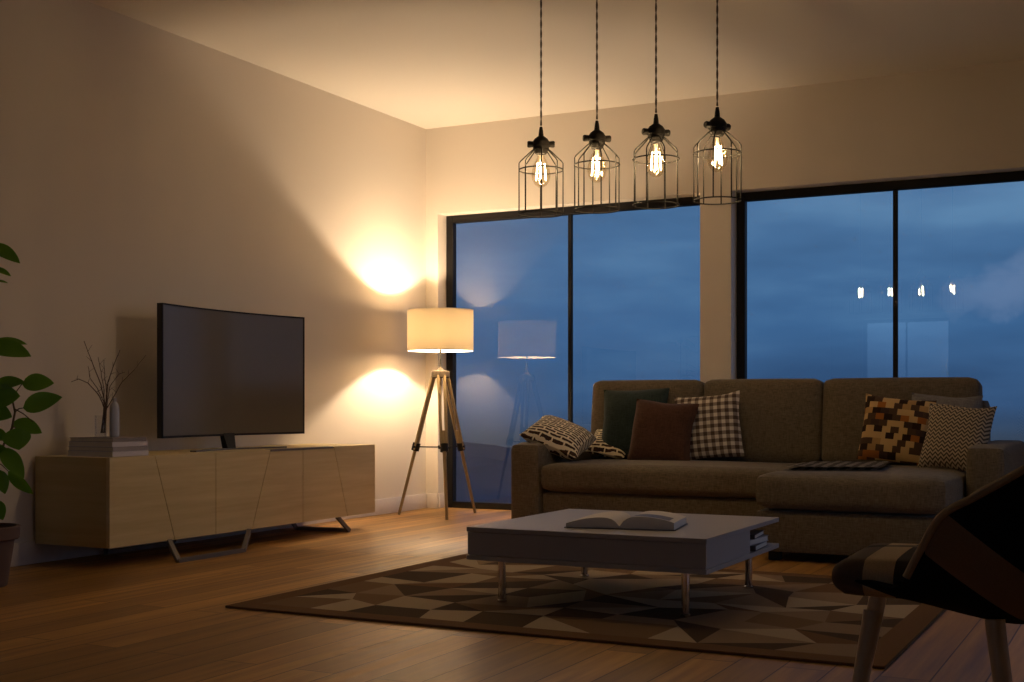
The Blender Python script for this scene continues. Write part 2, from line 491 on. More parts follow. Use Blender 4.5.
# ================================================================== RUG
bm = bmesh.new()
rx0, rx1, ry0, ry1 = -3.262, -.728, 3.90, 5.86
zr = .010; bw = .10
nx, ny = 10, 8; rnd = random.Random(11); V = {}
for i in range(nx + 1):
    for j in range(ny + 1):
        x = rx0 + bw + (rx1 - rx0 - 2 * bw) * i / nx; y = ry0 + bw + (ry1 - ry0 - 2 * bw) * j / ny
        if 0 < i < nx: x += rnd.uniform(-.075, .075)
        if 0 < j < ny: y += rnd.uniform(-.075, .075)
        V[i, j] = bm.verts.new((x, y, zr))
for i in range(nx):
    for j in range(ny):
        q = [V[i, j], V[i + 1, j], V[i + 1, j + 1], V[i, j + 1]]
        base = (i + j) % 2
        k = rnd.random()
        def pick(): return rnd.choice([0, 0, 0, 4] if base else [1, 2, 2, 3])
        if k < .3: fs = [bm.faces.new(q)]; ms = [pick()]
        else:
            if k < .65: fs = [bm.faces.new(q[:3]), bm.faces.new((q[0], q[2], q[3]))]
            else: fs = [bm.faces.new((q[0], q[1], q[3])), bm.faces.new((q[1], q[2], q[3]))]
            ms = [pick(), rnd.choice([0, 1, 2, 4])]
        for f, m_ in zip(fs, ms): f.material_index = m_
o4 = [bm.verts.new(p) for p in ((rx0, ry0, zr), (rx1, ry0, zr), (rx1, ry1, zr), (rx0, ry1, zr))]
b4 = [bm.verts.new((v.co.x, v.co.y, .001)) for v in o4]
edges = [[V[i, 0] for i in range(nx + 1)], [V[nx, j] for j in range(ny + 1)], [V[i, ny] for i in range(nx, -1, -1)], [V[0, j] for j in range(ny, -1, -1)]]
for k in range(4):
    f = bm.faces.new([o4[k], o4[(k + 1) % 4]] + edges[k][::-1]); f.material_index = 3
    f = bm.faces.new([b4[k], b4[(k + 1) % 4], o4[(k + 1) % 4], o4[k]]); f.material_index = 3
bm.faces.new(b4[::-1]).material_index = 3
tag(link('rug', bm, ['rug_tan', 'rug_brown', 'rug_dark', 'rug_border', 'rug_mid'], smooth=False),
    'large brown and tan rug with a pattern of angular facets under the coffee table', 'rug')

# ================================================================== TV CABINET
cx0, cx1, cy0, cy1, cz0, cz1 = -5.024, -4.52, 4.55, 6.885, .102, .543
cab = thing('tv_cabinet', (cx0 + .25, (cy0 + cy1) / 2, 0), 'low pale oak television cabinet with slanted door lines on metal legs', 'cabinet')
def rel(o): return o
def addp(name, bm, mats, par, **kw):
    """mesh given in world coordinates, parented to par without moving"""
    bmesh.ops.transform(bm, matrix=par_world(par).inverted(), verts=bm.verts[:])
    return link(name, bm, mats, par, **kw)
def par_world(p):
    m = Matrix.LocRotScale(p.location, p.rotation_euler, p.scale)
    return (par_world(p.parent) @ m) if p.parent else m
bm = bmesh.new()
box(bm, cx0, cx1 - .02, cy0, cy0 + .018, cz0, cz1, .0015, 1, 1)
box(bm, cx0, cx1 - .02, cy1 - .018, cy1, cz0, cz1, .0015, 1, 1)
box(bm, cx0, cx1 - .02, cy0 + .018, cy1 - .018, cz1 - .018, cz1, .0015, 1)
box(bm, cx0, cx1 - .02, cy0 + .018, cy1 - .018, cz0, cz0 + .018, .0015, 1)
box(bm, cx0, cx0 + .006, cy0 + .018, cy1 - .018, cz0 + .018, cz1 - .018)
box(bm, cx1 - .035, cx1 - .0215, cy0 + .018, cy1 - .018, cz0 + .018, cz1 - .018)
addp('body', bm, ['oak', 'oak_end'], cab)
cuts = [(cy0, cy0), (4.861, 5.008), (5.327, 5.327), (5.800, 5.632), (6.107, 6.107), (6.425, 6.572), (cy1, cy1)]
for k in range(6):
    (t0, b0), (t1, b1) = cuts[k], cuts[k + 1]; g_ = .0022
    bm = bmesh.new()
    tz = cz1 - (.012 if k in (3, 4) else 0)
    f = (cz1 - tz) / (cz1 - cz0)
    tt0 = t0 + (b0 - t0) * f; tt1 = t1 + (b1 - t1) * f
    prism(bm, [(b0 + (0 if k == 0 else g_), cz0), (b1 - (0 if k == 5 else g_), cz0), (tt1 - (0 if k == 5 else g_), tz), (tt0 + (0 if k == 0 else g_), tz)], cx1 - .02, cx1)
    addp('door', bm, 'oak', cab, smooth=False)
bm = bmesh.new(); box(bm, cx1 - .045, cx1 - .003, 5.805, 6.42, cz1 - .010, cz1 + .0015, .001, 1); addp('recessed_handle', bm, 'dark_metal', cab)
def bar_frame(pts, r=.011):
    bm = bmesh.new()
    for a, b in zip(pts, pts[1:]):
        a = Vector(a); b = Vector(b)
        d = (b - a).normalized(); a = a - d * r * .6; b = b + d * r * .6
        u, w = ring_frame(a, b)
        A = [bm.verts.new(a + u * sx * r + w * sy * r) for sx, sy in ((-1, -1), (1, -1), (1, 1), (-1, 1))]
        B = [bm.verts.new(b + u * sx * r + w * sy * r) for sx, sy in ((-1, -1), (1, -1), (1, 1), (-1, 1))]
        bm.faces.new(A[::-1]); bm.faces.new(B)
        for i in range(4): bm.faces.new((A[i], A[(i + 1) % 4], B[(i + 1) % 4], B[i]))
    return bm
addp('leg_frame', bar_frame([(-4.505, 4.95, .098), (-4.43, 4.915, .012), (-4.435, 5.44, .012), (-4.505, 5.57, .098)][:1] +
     [(-4.412, 4.912, .011), (-4.412, 5.425, .011), (-4.495, 5.575, .098)]), 'dark_metal', cab, smooth=False)
addp('leg_frame', bar_frame([(-4.95, 4.95, .098), (-4.99, 5.0, .012), (-4.99, 5.5, .012), (-4.95, 5.55, .098)]), 'dark_metal', cab, smooth=False)
addp('leg_frame', bar_frame([(-4.545, 6.50, .098), (-4.52, 6.585, .012), (-4.90, 6.55, .012), (-4.93, 6.50, .098)]), 'dark_metal', cab, smooth=False)

# ================================================================== TELEVISION
tv = thing('television', (-4.76, 5.73, cz1), 'curved flat screen television with a dark screen standing on the oak cabinet', 'television')
ty0, ty1, tz0, tz1 = 5.118, 6.375, .622, 1.345
def tvx(y):
    u = (y - (ty0 + ty1) / 2) / ((ty1 - ty0) / 2); return -4.775 + .065 * u * u
def slab(y0, y1, z0, z1, d0, d1, n=28, ins=0):
    bm = bmesh.new(); L = []
    for i in range(n + 1):
        y = y0 + (y1 - y0) * i / n; x = tvx(y)
        L.append([bm.verts.new(p) for p in ((x + d0, y, z0), (x + d0, y, z1), (x + d1, y, z1), (x + d1, y, z0))])
    for a, b in zip(L, L[1:]):
        for k in range(4): bm.faces.new((a[k], a[(k + 1) % 4], b[(k + 1) % 4], b[k]))
    bm.faces.new(L[0]); bm.faces.new(L[-1][::-1]); return bm
addp('housing', slab(ty0, ty1, tz0, tz1, -.035, 0), 'charcoal', tv)
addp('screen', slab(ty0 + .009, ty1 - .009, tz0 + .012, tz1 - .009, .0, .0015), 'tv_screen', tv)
bm = bmesh.new()
for (ya, yb, za, zb) in ((ty0, ty1, tz1 - .009, tz1), (ty0, ty1, tz0, tz0 + .012), (ty0, ty0 + .009, tz0, tz1), (ty1 - .009, ty1, tz0, tz1)):
    b2 = slab(ya, yb, za, zb, .0, .004, 24 if yb - ya > .1 else 1); me = bpy.data.meshes.new('t'); b2.to_mesh(me); b2.free(); bm.from_mesh(me); bpy.data.meshes.remove(me)
addp('bezel', bm, 'black_metal', tv)
bm = bmesh.new(); NB = 30; L = []
for i in range(NB + 1):
    u = -1 + 2 * i / NB; y = 5.70 + .40 * u; x = -4.74 + .085 * abs(u) ** 1.4
    hw = .022; hz = .009
    L.append([bm.verts.new(p) for p in ((x - hw, y, cz1 + .001), (x - hw, y, cz1 + hz), (x + hw, y, cz1 + hz), (x + hw, y, cz1 + .001))])
for a, b in zip(L, L[1:]):
    for k in range(4): bm.faces.new((a[k], a[(k + 1) % 4], b[(k + 1) % 4], b[k]))
bm.faces.new(L[0]); bm.faces.new(L[-1][::-1]); addp('stand', bm, 'silver_plastic', tv)
bm = bmesh.new()
A = [bm.verts.new(p) for p in ((-4.76, 5.665, cz1 + .008), (-4.72, 5.665, cz1 + .008), (-4.72, 5.735, cz1 + .008), (-4.76, 5.735, cz1 + .008))]
B = [bm.verts.new(p) for p in ((-4.81, 5.69, tz0 + .05), (-4.776, 5.69, tz0 + .02), (-4.776, 5.79, tz0 + .02), (-4.81, 5.79, tz0 + .05))]
bm.faces.new(A[::-1]); bm.faces.new(B)
for i in range(4): bm.faces.new((A[i], A[(i + 1) % 4], B[(i + 1) % 4], B[i]))
addp('neck', bm, 'black_metal', tv, smooth=False)

# ================================================================== BOOKS, VASE, BOTTLE ON THE CABINET
simple('cover_a', (.34, .31, .32), .5); simple('cover_b', (.13, .11, .11), .5); simple('cover_c', (.62, .58, .62), .5); simple('cover_d', (.25, .21, .2), .5)
labs = ['pale hardback book at the bottom of the stack on the cabinet', 'grey book second from the bottom of the stack on the cabinet',
        'pale book second from the top of the stack on the cabinet', 'brown covered book on top of the stack on the cabinet']
zz = cz1 + .001
for k, (w, d, h, c, rz) in enumerate(((.31, .25, .026, 'cover_c', 0), (.30, .245, .021, 'cover_a', .02), (.305, .24, .024, 'cover_c', -.015), (.29, .235, .020, 'cover_d', .01))):
    bk = thing('book', (-4.725, 4.745, zz), labs[k], 'book', rz, 'stacked books on the cabinet')
    bm = bmesh.new(); t = .0022
    box(bm, -w / 2, w / 2, -d / 2, d / 2, 0, t, .0006, 1); box(bm, -w / 2, w / 2, -d / 2, d / 2, h - t, h, .0006, 1); box(bm, w / 2 - t, w / 2, -d / 2, d / 2, t, h - t)
    link('cover', bm, c, bk)
    bm = bmesh.new(); box(bm, -w / 2 + .004, w / 2 - t, -d / 2 + .004, d / 2 - .004, t, h - t); link('pages', bm, 'page', bk, smooth=False)
    zz += h + .0006
TOPB = zz
b_ = thing('bottle', (-4.72, 4.785, TOPB), 'white ceramic bottle beside the dry branches on the book stack', 'bottle')
bm = bmesh.new(); lathe(bm, [(0, 0), (.021, 0), (.0235, .004), (.024, .02), (.024, .145), (.021, .162), (.013, .173), (.009, .178), (.009, .19), (.0105, .192), (.0105, .198), (.006, .198), (.006, .17), (0, .165)], 24)
link('body', bm, 'ceramic', b_)
vs = tag(link('glass_vase', lathe(bmesh.new(), [(0, .0), (.028, 0), (.030, .004), (.030, .11), (.0275, .11), (.0275, .008), (0, .007)], 28), 'clear_glass', loc=(-4.765, 4.735, TOPB)),
         'small clear glass vase holding dry branches on the book stack', 'vase')
br = thing('dry_branches', (-4.765, 4.735, TOPB + .010), 'bare brown twigs spreading out of the glass vase', 'branches')
bc = Vector((-4.765, 4.735, TOPB + .01)); dv = bc.dot(FW)
def brp(x, y, dd=0): return at(x, y, dv + dd) - bc
tw = [
 ([(108, 433, .01), (105, 405, 0), (101, 385, 0), (92, 362, -.02), (84, 341, -.05)], .0028),
 ([(106, 433, 0), (106, 400, 0), (108, 382, .0), (113, 367, .03), (120, 350, .06)], .0028),
 ([(102, 433, .01), (105, 410, 0), (99, 395, -.02), (88, 383, -.05), (79, 379, -.07), (71, 382, -.08)], .0026),
 ([(104, 433, -.01), (106, 410, .02), (114, 396, .04), (122, 382, .06), (134, 370, .09), (146, 355, .12)], .0022),
 ([(101, 433, 0), (104, 408, -.01), (104, 390, -.03), (101, 372, -.05), (98, 357, -.06)], .0022),
 ([(106, 433, .01), (104, 402, .01), (97, 388, .03), (90, 378, .04), (88, 366, .05)], .002),
 ([(107, 433, -.01), (107, 396, -.02), (105, 378, -.03), (104, 360, -.04)], .002),
 ([(105, 433, .012), (107, 404, .02), (110, 386, .03), (119, 374, .02), (125, 372, .02)], .0018),
]
bm = bmesh.new()
for pts, r in tw:
    P = [brp(*p) for p in pts]; P[0].z = max(P[0].z, .002)
    for q in (P[0],):
        rr = math.hypot(q.x, q.y)
        if rr > .022: q.x *= .022 / rr; q.y *= .022 / rr
    Q = []
    for i in range(len(P) - 1):
        for s in range(4):
            t = s / 4; q = P[i].lerp(P[i + 1], t)
            Q.append(q + Vector((noise.noise(q * 60), noise.noise(q * 60 + Vector((9, 0, 0))), 0)) * .003)
    Q.append(P[-1])
    tube(bm, Q, [r * 1.35 * (1 - .6 * i / len(Q)) for i in range(len(Q))], 6)
    for k in range(5):
        i = int(len(Q) * (.35 + .12 * k)); q = Q[min(i, len(Q) - 2)]
        d = Vector((rnd.uniform(-1, 1), rnd.uniform(-1, 1), rnd.uniform(.4, 1.2))).normalized() * rnd.uniform(.02, .05)
        tube(bm, [q, q + d * .5 + Vector((0, 0, .002)), q + d], [r * .5, r * .4, r * .2], 5)
link('twigs', bm, 'twig', br)

# ================================================================== FLOOR LAMP
LC = Vector((-4.589, 7.844, 0))
lamp = thing('floor_lamp', LC, 'wooden tripod floor lamp with a lit cream drum shade in the corner', 'lamp')
feet = [Vector((-4.896, 7.773, 0)) - LC, Vector((-4.386, 7.587, 0)) - LC, Vector((-4.485, 8.173, 0)) - LC]
ZJ = .497; ZT = 1.035
for ft in feet:
    d = Vector((ft.x, ft.y, 0)).normalized(); topp = d * .045 + Vector((0, 0, ZT)); side = Vector((-d.y, d.x, 0))
    lower_dir = (topp - ft); J = ft + lower_dir * (ZJ / ZT)
    bm = bmesh.new(); s0 = ft + Vector((0, 0, .0)); e0 = ft + lower_dir * ((ZJ + .12) / ZT)
    tube(bm, [s0 + Vector((0, 0, .003)), e0], [.0105, .0135], 14)
    lg = link('leg', bm, 'lamp_wood', lamp)
    bm = bmesh.new()
    for sg in (-1, 1):
        a = J + side * .019 * sg - lower_dir.normalized() * .02; b = topp + side * .022 * sg
        tube(bm, [a, b], .0115, 12)
    link('upper_rails', bm, 'lamp_wood', lg)
    bm = bmesh.new(); u = lower_dir.normalized()
    tube(bm, [J - u * .028, J + u * .028], .029, 14); tube(bm, [J - side * .040, J + side * .040], .008, 10)
    link('clamp', bm, 'black_metal', lg)
bm = bmesh.new()
for ft in feet:
    J = ft + (Vector((ft.x, ft.y, 0)).normalized() * .045 + Vector((0, 0, ZT)) - ft) * (ZJ / ZT)
    tube(bm, [Vector((0, 0, ZJ)), J], .0045, 8)
lathe(bm, [(0, ZJ - .012), (.018, ZJ - .012), (.018, ZJ + .012), (0, ZJ + .012)], 16)
link('spreader', bm, 'black_metal', lamp)
bm = bmesh.new(); tube(bm, [(0, 0, .62), (0, 0, 1.0)], .009, 12); link('centre_rod', bm, 'lamp_wood', lamp)
bm = bmesh.new(); lathe(bm, [(0, .995), (.060, .995), (.066, 1.0), (.066, 1.035), (.060, 1.045), (.03, 1.05), (.018, 1.06), (.012, 1.075), (0, 1.075)], 24); link('head', bm, 'lamp_head', lamp)
bm = bmesh.new(); tube(bm, [(0, 0, 1.07), (0, 0, 1.25)], .0075, 12); lathe(bm, [(0, 1.25), (.02, 1.25), (.022, 1.255), (.022, 1.30), (.016, 1.305), (0, 1.305)], 18)
link('pole', bm, 'black_metal', lamp)
SB, STP, SR = 1.190, 1.485, .238
bm = bmesh.new()
pr = [(SR, SB), (SR, STP), (SR - .003, STP), (SR - .003, SB), (SR, SB)]
lathe(bm, pr, 72); bmesh.ops.remove_doubles(bm, verts=bm.verts[:], dist=1e-5)
sh = link('lamp_shade', bm, 'lamp_shade', lamp)
bm = bmesh.new()
for z in (SB + .002, STP - .002): tube(bm, [((SR - .001) * math.cos(2 * math.pi * k / 64), (SR - .001) * math.sin(2 * math.pi * k / 64), z) for k in range(64)], .0028, 6, True)
for k in range(3):
    a = 2 * math.pi * k / 3 + .4; tube(bm, [(.02 * math.cos(a), .02 * math.sin(a), 1.27), (SR * math.cos(a), SR * math.sin(a), SB + .004)], .002, 6)
link('shade_ring', bm, 'white_trim', sh)
ld = bpy.data.lights.new('lamp_bulb_light', 'POINT'); ld.energy = 71; ld.color = (1.0, .765, .51); ld.shadow_soft_size = .022
lo = bpy.data.objects.new('bulb_light', ld); COL.objects.link(lo); lo.parent = lamp; lo.location = (0, 0, 1.332)

# ================================================================== PENDANTS
def pendant(first):
    """local origin at the bulb centre"""
    t = first
    bm = bmesh.new(); L0, L1 = .20, CZ - 1.857 - .028
    for k in range(2):
        n = int((L1 - L0) / .006)
        tube(bm, [(.0022 * math.cos(i * .42 + math.pi * k), .0022 * math.sin(i * .42 + math.pi * k), L0 + (L1 - L0) * i / n) for i in range(n + 1)], .0024, 5)
    link('cord', bm, 'cord_fabric', t)
    bm = bmesh.new(); lathe(bm, [(0, L1), (.045, L1), (.05, L1 + .004), (.05, L1 + .027), (0, L1 + .027)], 28); link('ceiling_rose', bm, 'black_metal', t)
    bm = bmesh.new(); lathe(bm, [(0, .072), (.024, .072), (.027, .076), (.032, .086), (.036, .092), (.036, .104), (.039, .107), (.039, .126), (.036, .130), (.030, .140), (.018, .149), (.012, .153), (.010, .175), (.0065, .194), (0, .194)], 24)
    sk = link('socket', bm, 'black_metal', t)
    for a in (.47,):
        d = Vector((math.cos(a), math.sin(a), 0))
        for sg in (-1, 1):
            bm = bmesh.new(); tube(bm, [d * .030 * sg + Vector((0, 0, .116)), d * .056 * sg + Vector((0, 0, .116)), d * .062 * sg + Vector((0, 0, .116))], [.013, .0155, .012], 12)
            link('thumb_screw', bm, 'black_metal', sk)
    bm = bmesh.new(); CR = .099; zt, zsh, zb = .096, .036, -.198
    ph = .47
    for k in range(8):
        a = ph + 2 * math.pi * k / 8; d = Vector((math.cos(a), math.sin(a), 0))
        tube(bm, [d * .030 + Vector((0, 0, zt)), d * .045 + Vector((0, 0, zt - .012)), d * (CR - .006) + Vector((0, 0, zsh + .003)), d * CR + Vector((0, 0, zsh - .006)), d * CR + Vector((0, 0, zb))], .0031, 6)
    for z, r in ((.0, CR), (zb, CR), (zt, .031)): tube(bm, [(r * math.cos(2 * math.pi * k / 48), r * math.sin(2 * math.pi * k / 48), z) for k in range(48)], .0031, 6, True)
    link('cage', bm, 'black_metal', t)
    bm = bmesh.new(); lathe(bm, [(.016, .066), (.017, .058), (.024, .044), (.034, .022), (.041, -.004), (.043, -.026), (.038, -.048), (.027, -.066), (.012, -.076), (0, -.078)], 28)
    bl = link('bulb', bm, 'bulb_glass', t)
    bm = bmesh.new(); tube(bm, [(0, 0, .066), (0, 0, .018), (0, 0, -.030)], [.008, .0035, .0018], 8)
    link('stem', bm, 'page', bl)
    bm = bmesh.new()
    for k in range(4):
        a = .3 + 2 * math.pi * k / 4
        tube(bm, [(.016 * math.cos(a), .016 * math.sin(a), .030), (.022 * math.cos(a), .022 * math.sin(a), -.046)], .0011, 4)
    link('filament', bm, 'filament_glow', bl)
simple('cord_fabric', (.05, .035, .022), .8, var=.5, sc=220)
def copy_tree(o, parent=None):
    c = o.copy(); COL.objects.link(c)
    if parent: c.parent = parent
    for ch in [x for x in bpy.data.objects if x.parent == o]: copy_tree(ch, c)
    return c
plab = ['black wire cage pendant light, the leftmost of the row of four', 'black wire cage pendant light, second from the left',
        'black wire cage pendant light, second from the right', 'black wire cage pendant light, the rightmost of the row of four']
p0 = thing('pendant_light', (-2.46, 5.1, 1.857), plab[0], 'lamp', 0, 'cage pendant lights over the coffee table')
pendant(p0)
for k, (x, rz) in enumerate(((-2.187, .12), (-1.911, .26), (-1.638, .46))):
    c = copy_tree(p0); c.location = (x, 5.1, 1.857); c.rotation_euler = (0, 0, rz); c['label'] = plab[k + 1]

# ================================================================== SOFA
sofa = thing('sofa', (-2.1, 7.3, 0), 'long brown grey fabric sofa with a chaise end facing the coffee table', 'sofa')
SX0, SX1 = -3.48, -.665; FY = 6.76; BY = 8.02
bm = bmesh.new()
puffbox(bm, -3.27, -1.835, FY + .03, BY - .05, .045, .285, .02, (.0, .004, .0), 8)
puffbox(bm, -1.835, -.885, 6.34, BY - .05, .045, .262, .02, (.004, .006, .0), 8)
addp('base', bm, 'sofa_fabric', sofa)
def soft(name, *a, mat='sofa_fabric', tilt=0, **kw):
    bm = bmesh.new(); puffbox(bm, *a, **kw)
    if tilt:
        c = Vector(((a[0] + a[1]) / 2, a[2], a[4])); bmesh.ops.rotate(bm, cent=c, matrix=Matrix.Rotation(tilt, 3, 'X'), verts=bm.verts[:])
    return addp(name, bm, mat, sofa)
soft('armrest', SX0, -3.272, FY, BY, .045, .572, r=.045, puff=(.004, .004, .006), n=10)
soft('armrest', -.872, SX1, FY + .02, BY, .045, .592, r=.045, puff=(.004, .004, .006), n=10)
soft('backrest', -3.272, -.872, 7.74, BY, .25, .84, r=.05, puff=(0, .004, .006), n=10)
soft('seat_cushion', -3.268, -1.842, FY - .02, 7.56, .288, .450, r=.045, puff=(.0, .012, .018), n=20)
soft('seat_cushion', -1.836, -.880, 6.30, 7.56, .266, .450, r=.05, puff=(.004, .014, .018), n=14)
for a, b in ((-3.275, -2.522), (-2.518, -1.776), (-1.772, -.888)):
    o = soft('back_cushion', a, b, 7.48, 7.70, .452, .968, r=.045, puff=(.003, .035, .004), n=14, tilt=R(-7))
for x, y in ((-3.42, FY + .07), (-3.42, BY - .07), (-1.75, 6.42), (-.96, 6.42), (-.75, BY - .07), (-.75, FY + .1)):
    bm = bmesh.new(); box(bm, x - .03, x + .03, y - .03, y + .03, 0, .05, .004, 1); addp('foot', bm, 'rubber', sofa)

# ---- cushions on the sofa
def cush(name, mat, size, t, loc, rx, rz, roll, label, seed, cat='cushion', h=None):
    bm = bmesh.new(); pillow(bm, size, h or size, t, seed=seed)
    o = link(name, bm, mat)
    m = Matrix.Translation(loc) @ Matrix.Rotation(rz, 4, 'Z') @ Matrix.Rotation(rx, 4, 'X') @ Matrix.Rotation(roll, 4, 'Y')
    o.matrix_world = m
    return tag(o, label, cat, 'cushions on the sofa')
cush('throw_pillow', 'teal_fabric', .44, .13, (-2.915, 7.385, .690), R(-12), R(2), R(-1), 'dark teal cushion leaning on the left back cushion', 1)
cush('throw_pillow', 'rust_fabric', .40, .13, (-2.665, 7.22, .635), R(-16), R(4), R(5), 'dark rust brown cushion in front of the teal one', 2)
cush('throw_pillow', 'gingham', .41, .13, (-2.425, 7.385, .668), R(-12), R(6), R(-6), 'brown and cream checked cushion beside the rust one', 3)
cush('throw_pillow', 'mosaic_fabric', .39, .13, (-1.295, 7.28, .660), R(-16), R(4), R(6), 'cushion of small orange, tan and dark blocks at right', 4)
cush('throw_pillow', 'grey_fabric', .39, .11, (-1.06, 7.43, .670), R(-10), R(-2), R(3), 'plain grey cushion behind the mosaic and zigzag cushions', 5)
cush('throw_pillow', 'chevron_fabric', .37, .13, (-.945, 7.09, .625), R(-18), R(-14), R(3), 'cream and brown zigzag cushion beside the right armrest', 6)
# flat cushion over the left armrest (own frame: pattern in local XY)
def flatcush(loc, rot, label, seed, w=.48, h=.42, t=.17):
    bm = bmesh.new(); pillow(bm, w, h, t, seed=seed)
    bmesh.ops.rotate(bm, cent=(0, 0, 0), matrix=Matrix.Rotation(R(-90), 3, 'X'), verts=bm.verts[:])
    o = link('throw_pillow', bm, 'dash_fabric'); o.location = loc; o.rotation_euler = rot
    return tag(o, label, 'cushion', 'cushions on the sofa')
flatcush((-3.265, 7.03, .602), (R(18), R(21), R(10)), 'black and cream dashed cushion lying over the left armrest', 8, .39, .38, .16)
flatcush((-3.08, 7.39, .552), (R(30), R(8), R(8)), 'black and cream dashed cushion tucked in behind the one on the armrest', 9, .26, .26, .10)
# folded throw on the chaise
bm = bmesh.new(); gN = 20; gg = {}
for lay in range(2):
    for i in range(gN + 1):
        for j in range(9):
            x = -.24 + .48 * i / gN; y = -.27 + .54 * j / 8
            wx = x - 1.50; wy = y + 6.80
            uu = (wx + 1.358) / .478; vv = (wy - 6.93) / .63
            z = .458 + .018 * max(0, (1 - uu * uu) * (1 - vv * vv)) + lay * .014 + .008 * noise.noise(Vector((x * 9, y * 14, lay))) 
            gg[lay, i, j] = bm.verts.new((x, y, z))
for lay in range(2):
    for i in range(gN):
        for j in range(8): bm.faces.new((gg[lay, i, j], gg[lay, i + 1, j], gg[lay, i + 1, j + 1], gg[lay, i, j + 1]))
geo = bmesh.ops.solidify(bm, geom=bm.faces[:], thickness=.008)
thr = link('throw_blanket', bm, 'throw_check', loc=(-1.50, 6.80, 0), rot=(0, 0, R(4)))
tag(thr, 'folded grey checked throw lying flat on the chaise seat', 'blanket')

# ================================================================== COFFEE TABLE
tx0, tx1, ty0_, ty1_, tzt = -2.440, -1.445, 4.375, 5.36, .315
tb = thing('coffee_table', ((tx0 + tx1) / 2, (ty0_ + ty1_) / 2, 0), 'low square white coffee table with chrome legs standing on the rug', 'table')
bm = bmesh.new(); box(bm, tx0, tx1, ty0_, ty1_, tzt - .018, tzt, .0015, 1); addp('tabletop', bm, 'white_lacquer', tb)
zb0, zb1 = .185, .203
bm = bmesh.new(); box(bm, tx0, tx1, ty0_, ty1_, zb0, zb1, .0015, 1); addp('lower_shelf', bm, 'white_lacquer', tb)
ys = 4.95
bm = bmesh.new()
box(bm, tx0 + .008, tx0 + .026, ty0_ + .02, ys, zb1, tzt - .018); box(bm, tx1 - .026, tx1 - .008, ty0_ + .02, ys, zb1, tzt - .018)
box(bm, tx0 + .026, tx1 - .026, ys - .018, ys, zb1, tzt - .018)
addp('side_panels', bm, 'white_lacquer', tb, smooth=False)
bm = bmesh.new(); box(bm, tx0 + .003, tx1 - .003, ty0_ + .004, ty0_ + .02, zb1 + .002, tzt - .020, .001, 1); addp('drawer_front', bm, 'white_lacquer', tb)
bm = bmesh.new(); box(bm, (tx0 + tx1) / 2 - .009, (tx0 + tx1) / 2 + .009, ys, ty1_ - .04, zb1, tzt - .018); addp('divider', bm, 'white_lacquer', tb, smooth=False)
for x, y in ((-2.335, 4.48), (-1.562, 4.48), (-2.335, 5.30), (-1.562, 5.30)):
    bm = bmesh.new(); lathe(bm, [(0, .010), (.019, .010), (.0195, .014), (.0195, .018), (.0155, .022), (.0155, .18), (.03, .181), (.03, zb0), (0, zb0)], 20, (x, y, 0)); addp('leg', bm, 'chrome', tb)

# open book on the table
ob = thing('open_book', (-1.885, 4.70, tzt), 'thick open book lying on the white coffee table', 'book', R(10))
def pages(sg, w=.215, d=.29, h=.042):
    bm = bmesh.new(); n = 14; L = []
    for i in range(n + 1):
        u = i / n; x = sg * u * w
        zt = .008 + h * (math.sin(math.pi * min(1, u * 1.02) ** .62) ** .8) * (1 - .35 * u) if u > 0 else .012
        zt = .012 + (h if sg > 0 else h * .95) * (1 - math.exp(-u * 9)) * (1 - u ** 3 * .55) - (0 if sg > 0 else .012 * u)
        zbm = .004 + (.0 if sg > 0 else 0)
        L.append([bm.verts.new(p) for p in ((x, -d / 2, zbm), (x, -d / 2, zt), (x, d / 2, zt), (x, d / 2, zbm))])
    for a, b in zip(L, L[1:]):
        for k in range(4): bm.faces.new((a[k], a[(k + 1) % 4], b[(k + 1) % 4], b[k]))
    bm.faces.new(L[0]); bm.faces.new(L[-1][::-1]); return bm
link('page_block', pages(-1), 'page', ob); link('page_block', pages(1), 'page', ob)
bm = bmesh.new(); box(bm, -.222, .222, -.149, .149, .0005, .004, .0008, 1); link('cover', bm, 'cover_b', ob)
# a picture printed across the right page
simple('print_dark', (.07, .05, .045), .4, var=.6, sc=18)
bm = bmesh.new(); n = 10; L = []
for i in range(n + 1):
    u = .12 + .78 * i / n; x = u * .215; z = .0125 + .042 * (1 - math.exp(-u * 9)) * (1 - u ** 3 * .55)
    L.append([bm.verts.new((x, -.13, z)), bm.verts.new((x, -.02, z))])
for a, b in zip(L, L[1:]): bm.faces.new((a[0], b[0], b[1], a[1]))
link('printed_picture', bm, 'print_dark', ob)
# magazines in the open shelf
mz = zb1 + .001
for k, (w, d, h, c, lb) in enumerate(((.24, .30, .022, 'cover_b', 'dark magazine at the bottom of the pile in the coffee table shelf'), (.235, .29, .024, 'cover_a', 'light grey book in the middle of the pile in the coffee table shelf'), (.23, .28, .018, 'cover_b', 'dark book on top of the pile in the coffee table shelf'))):
    t = thing('book', (-1.605, 5.12, mz), lb, 'book', R(90 + (4, -3, 6)[k]), 'books in the coffee table shelf')
    bm = bmesh.new(); e = .002
    box(bm, -w / 2, w / 2, -d / 2, d / 2, 0, e); box(bm, -w / 2, w / 2, -d / 2, d / 2, h - e, h); box(bm, -w / 2, -w / 2 + e, -d / 2, d / 2, e, h - e)
    link('cover', bm, c, t, smooth=False)
    bm = bmesh.new(); box(bm, -w / 2 + e, w / 2 - .004, -d / 2 + .004, d / 2 - .004, e, h - e); link('pages', bm, 'page', t, smooth=False)
    mz += h + .0006

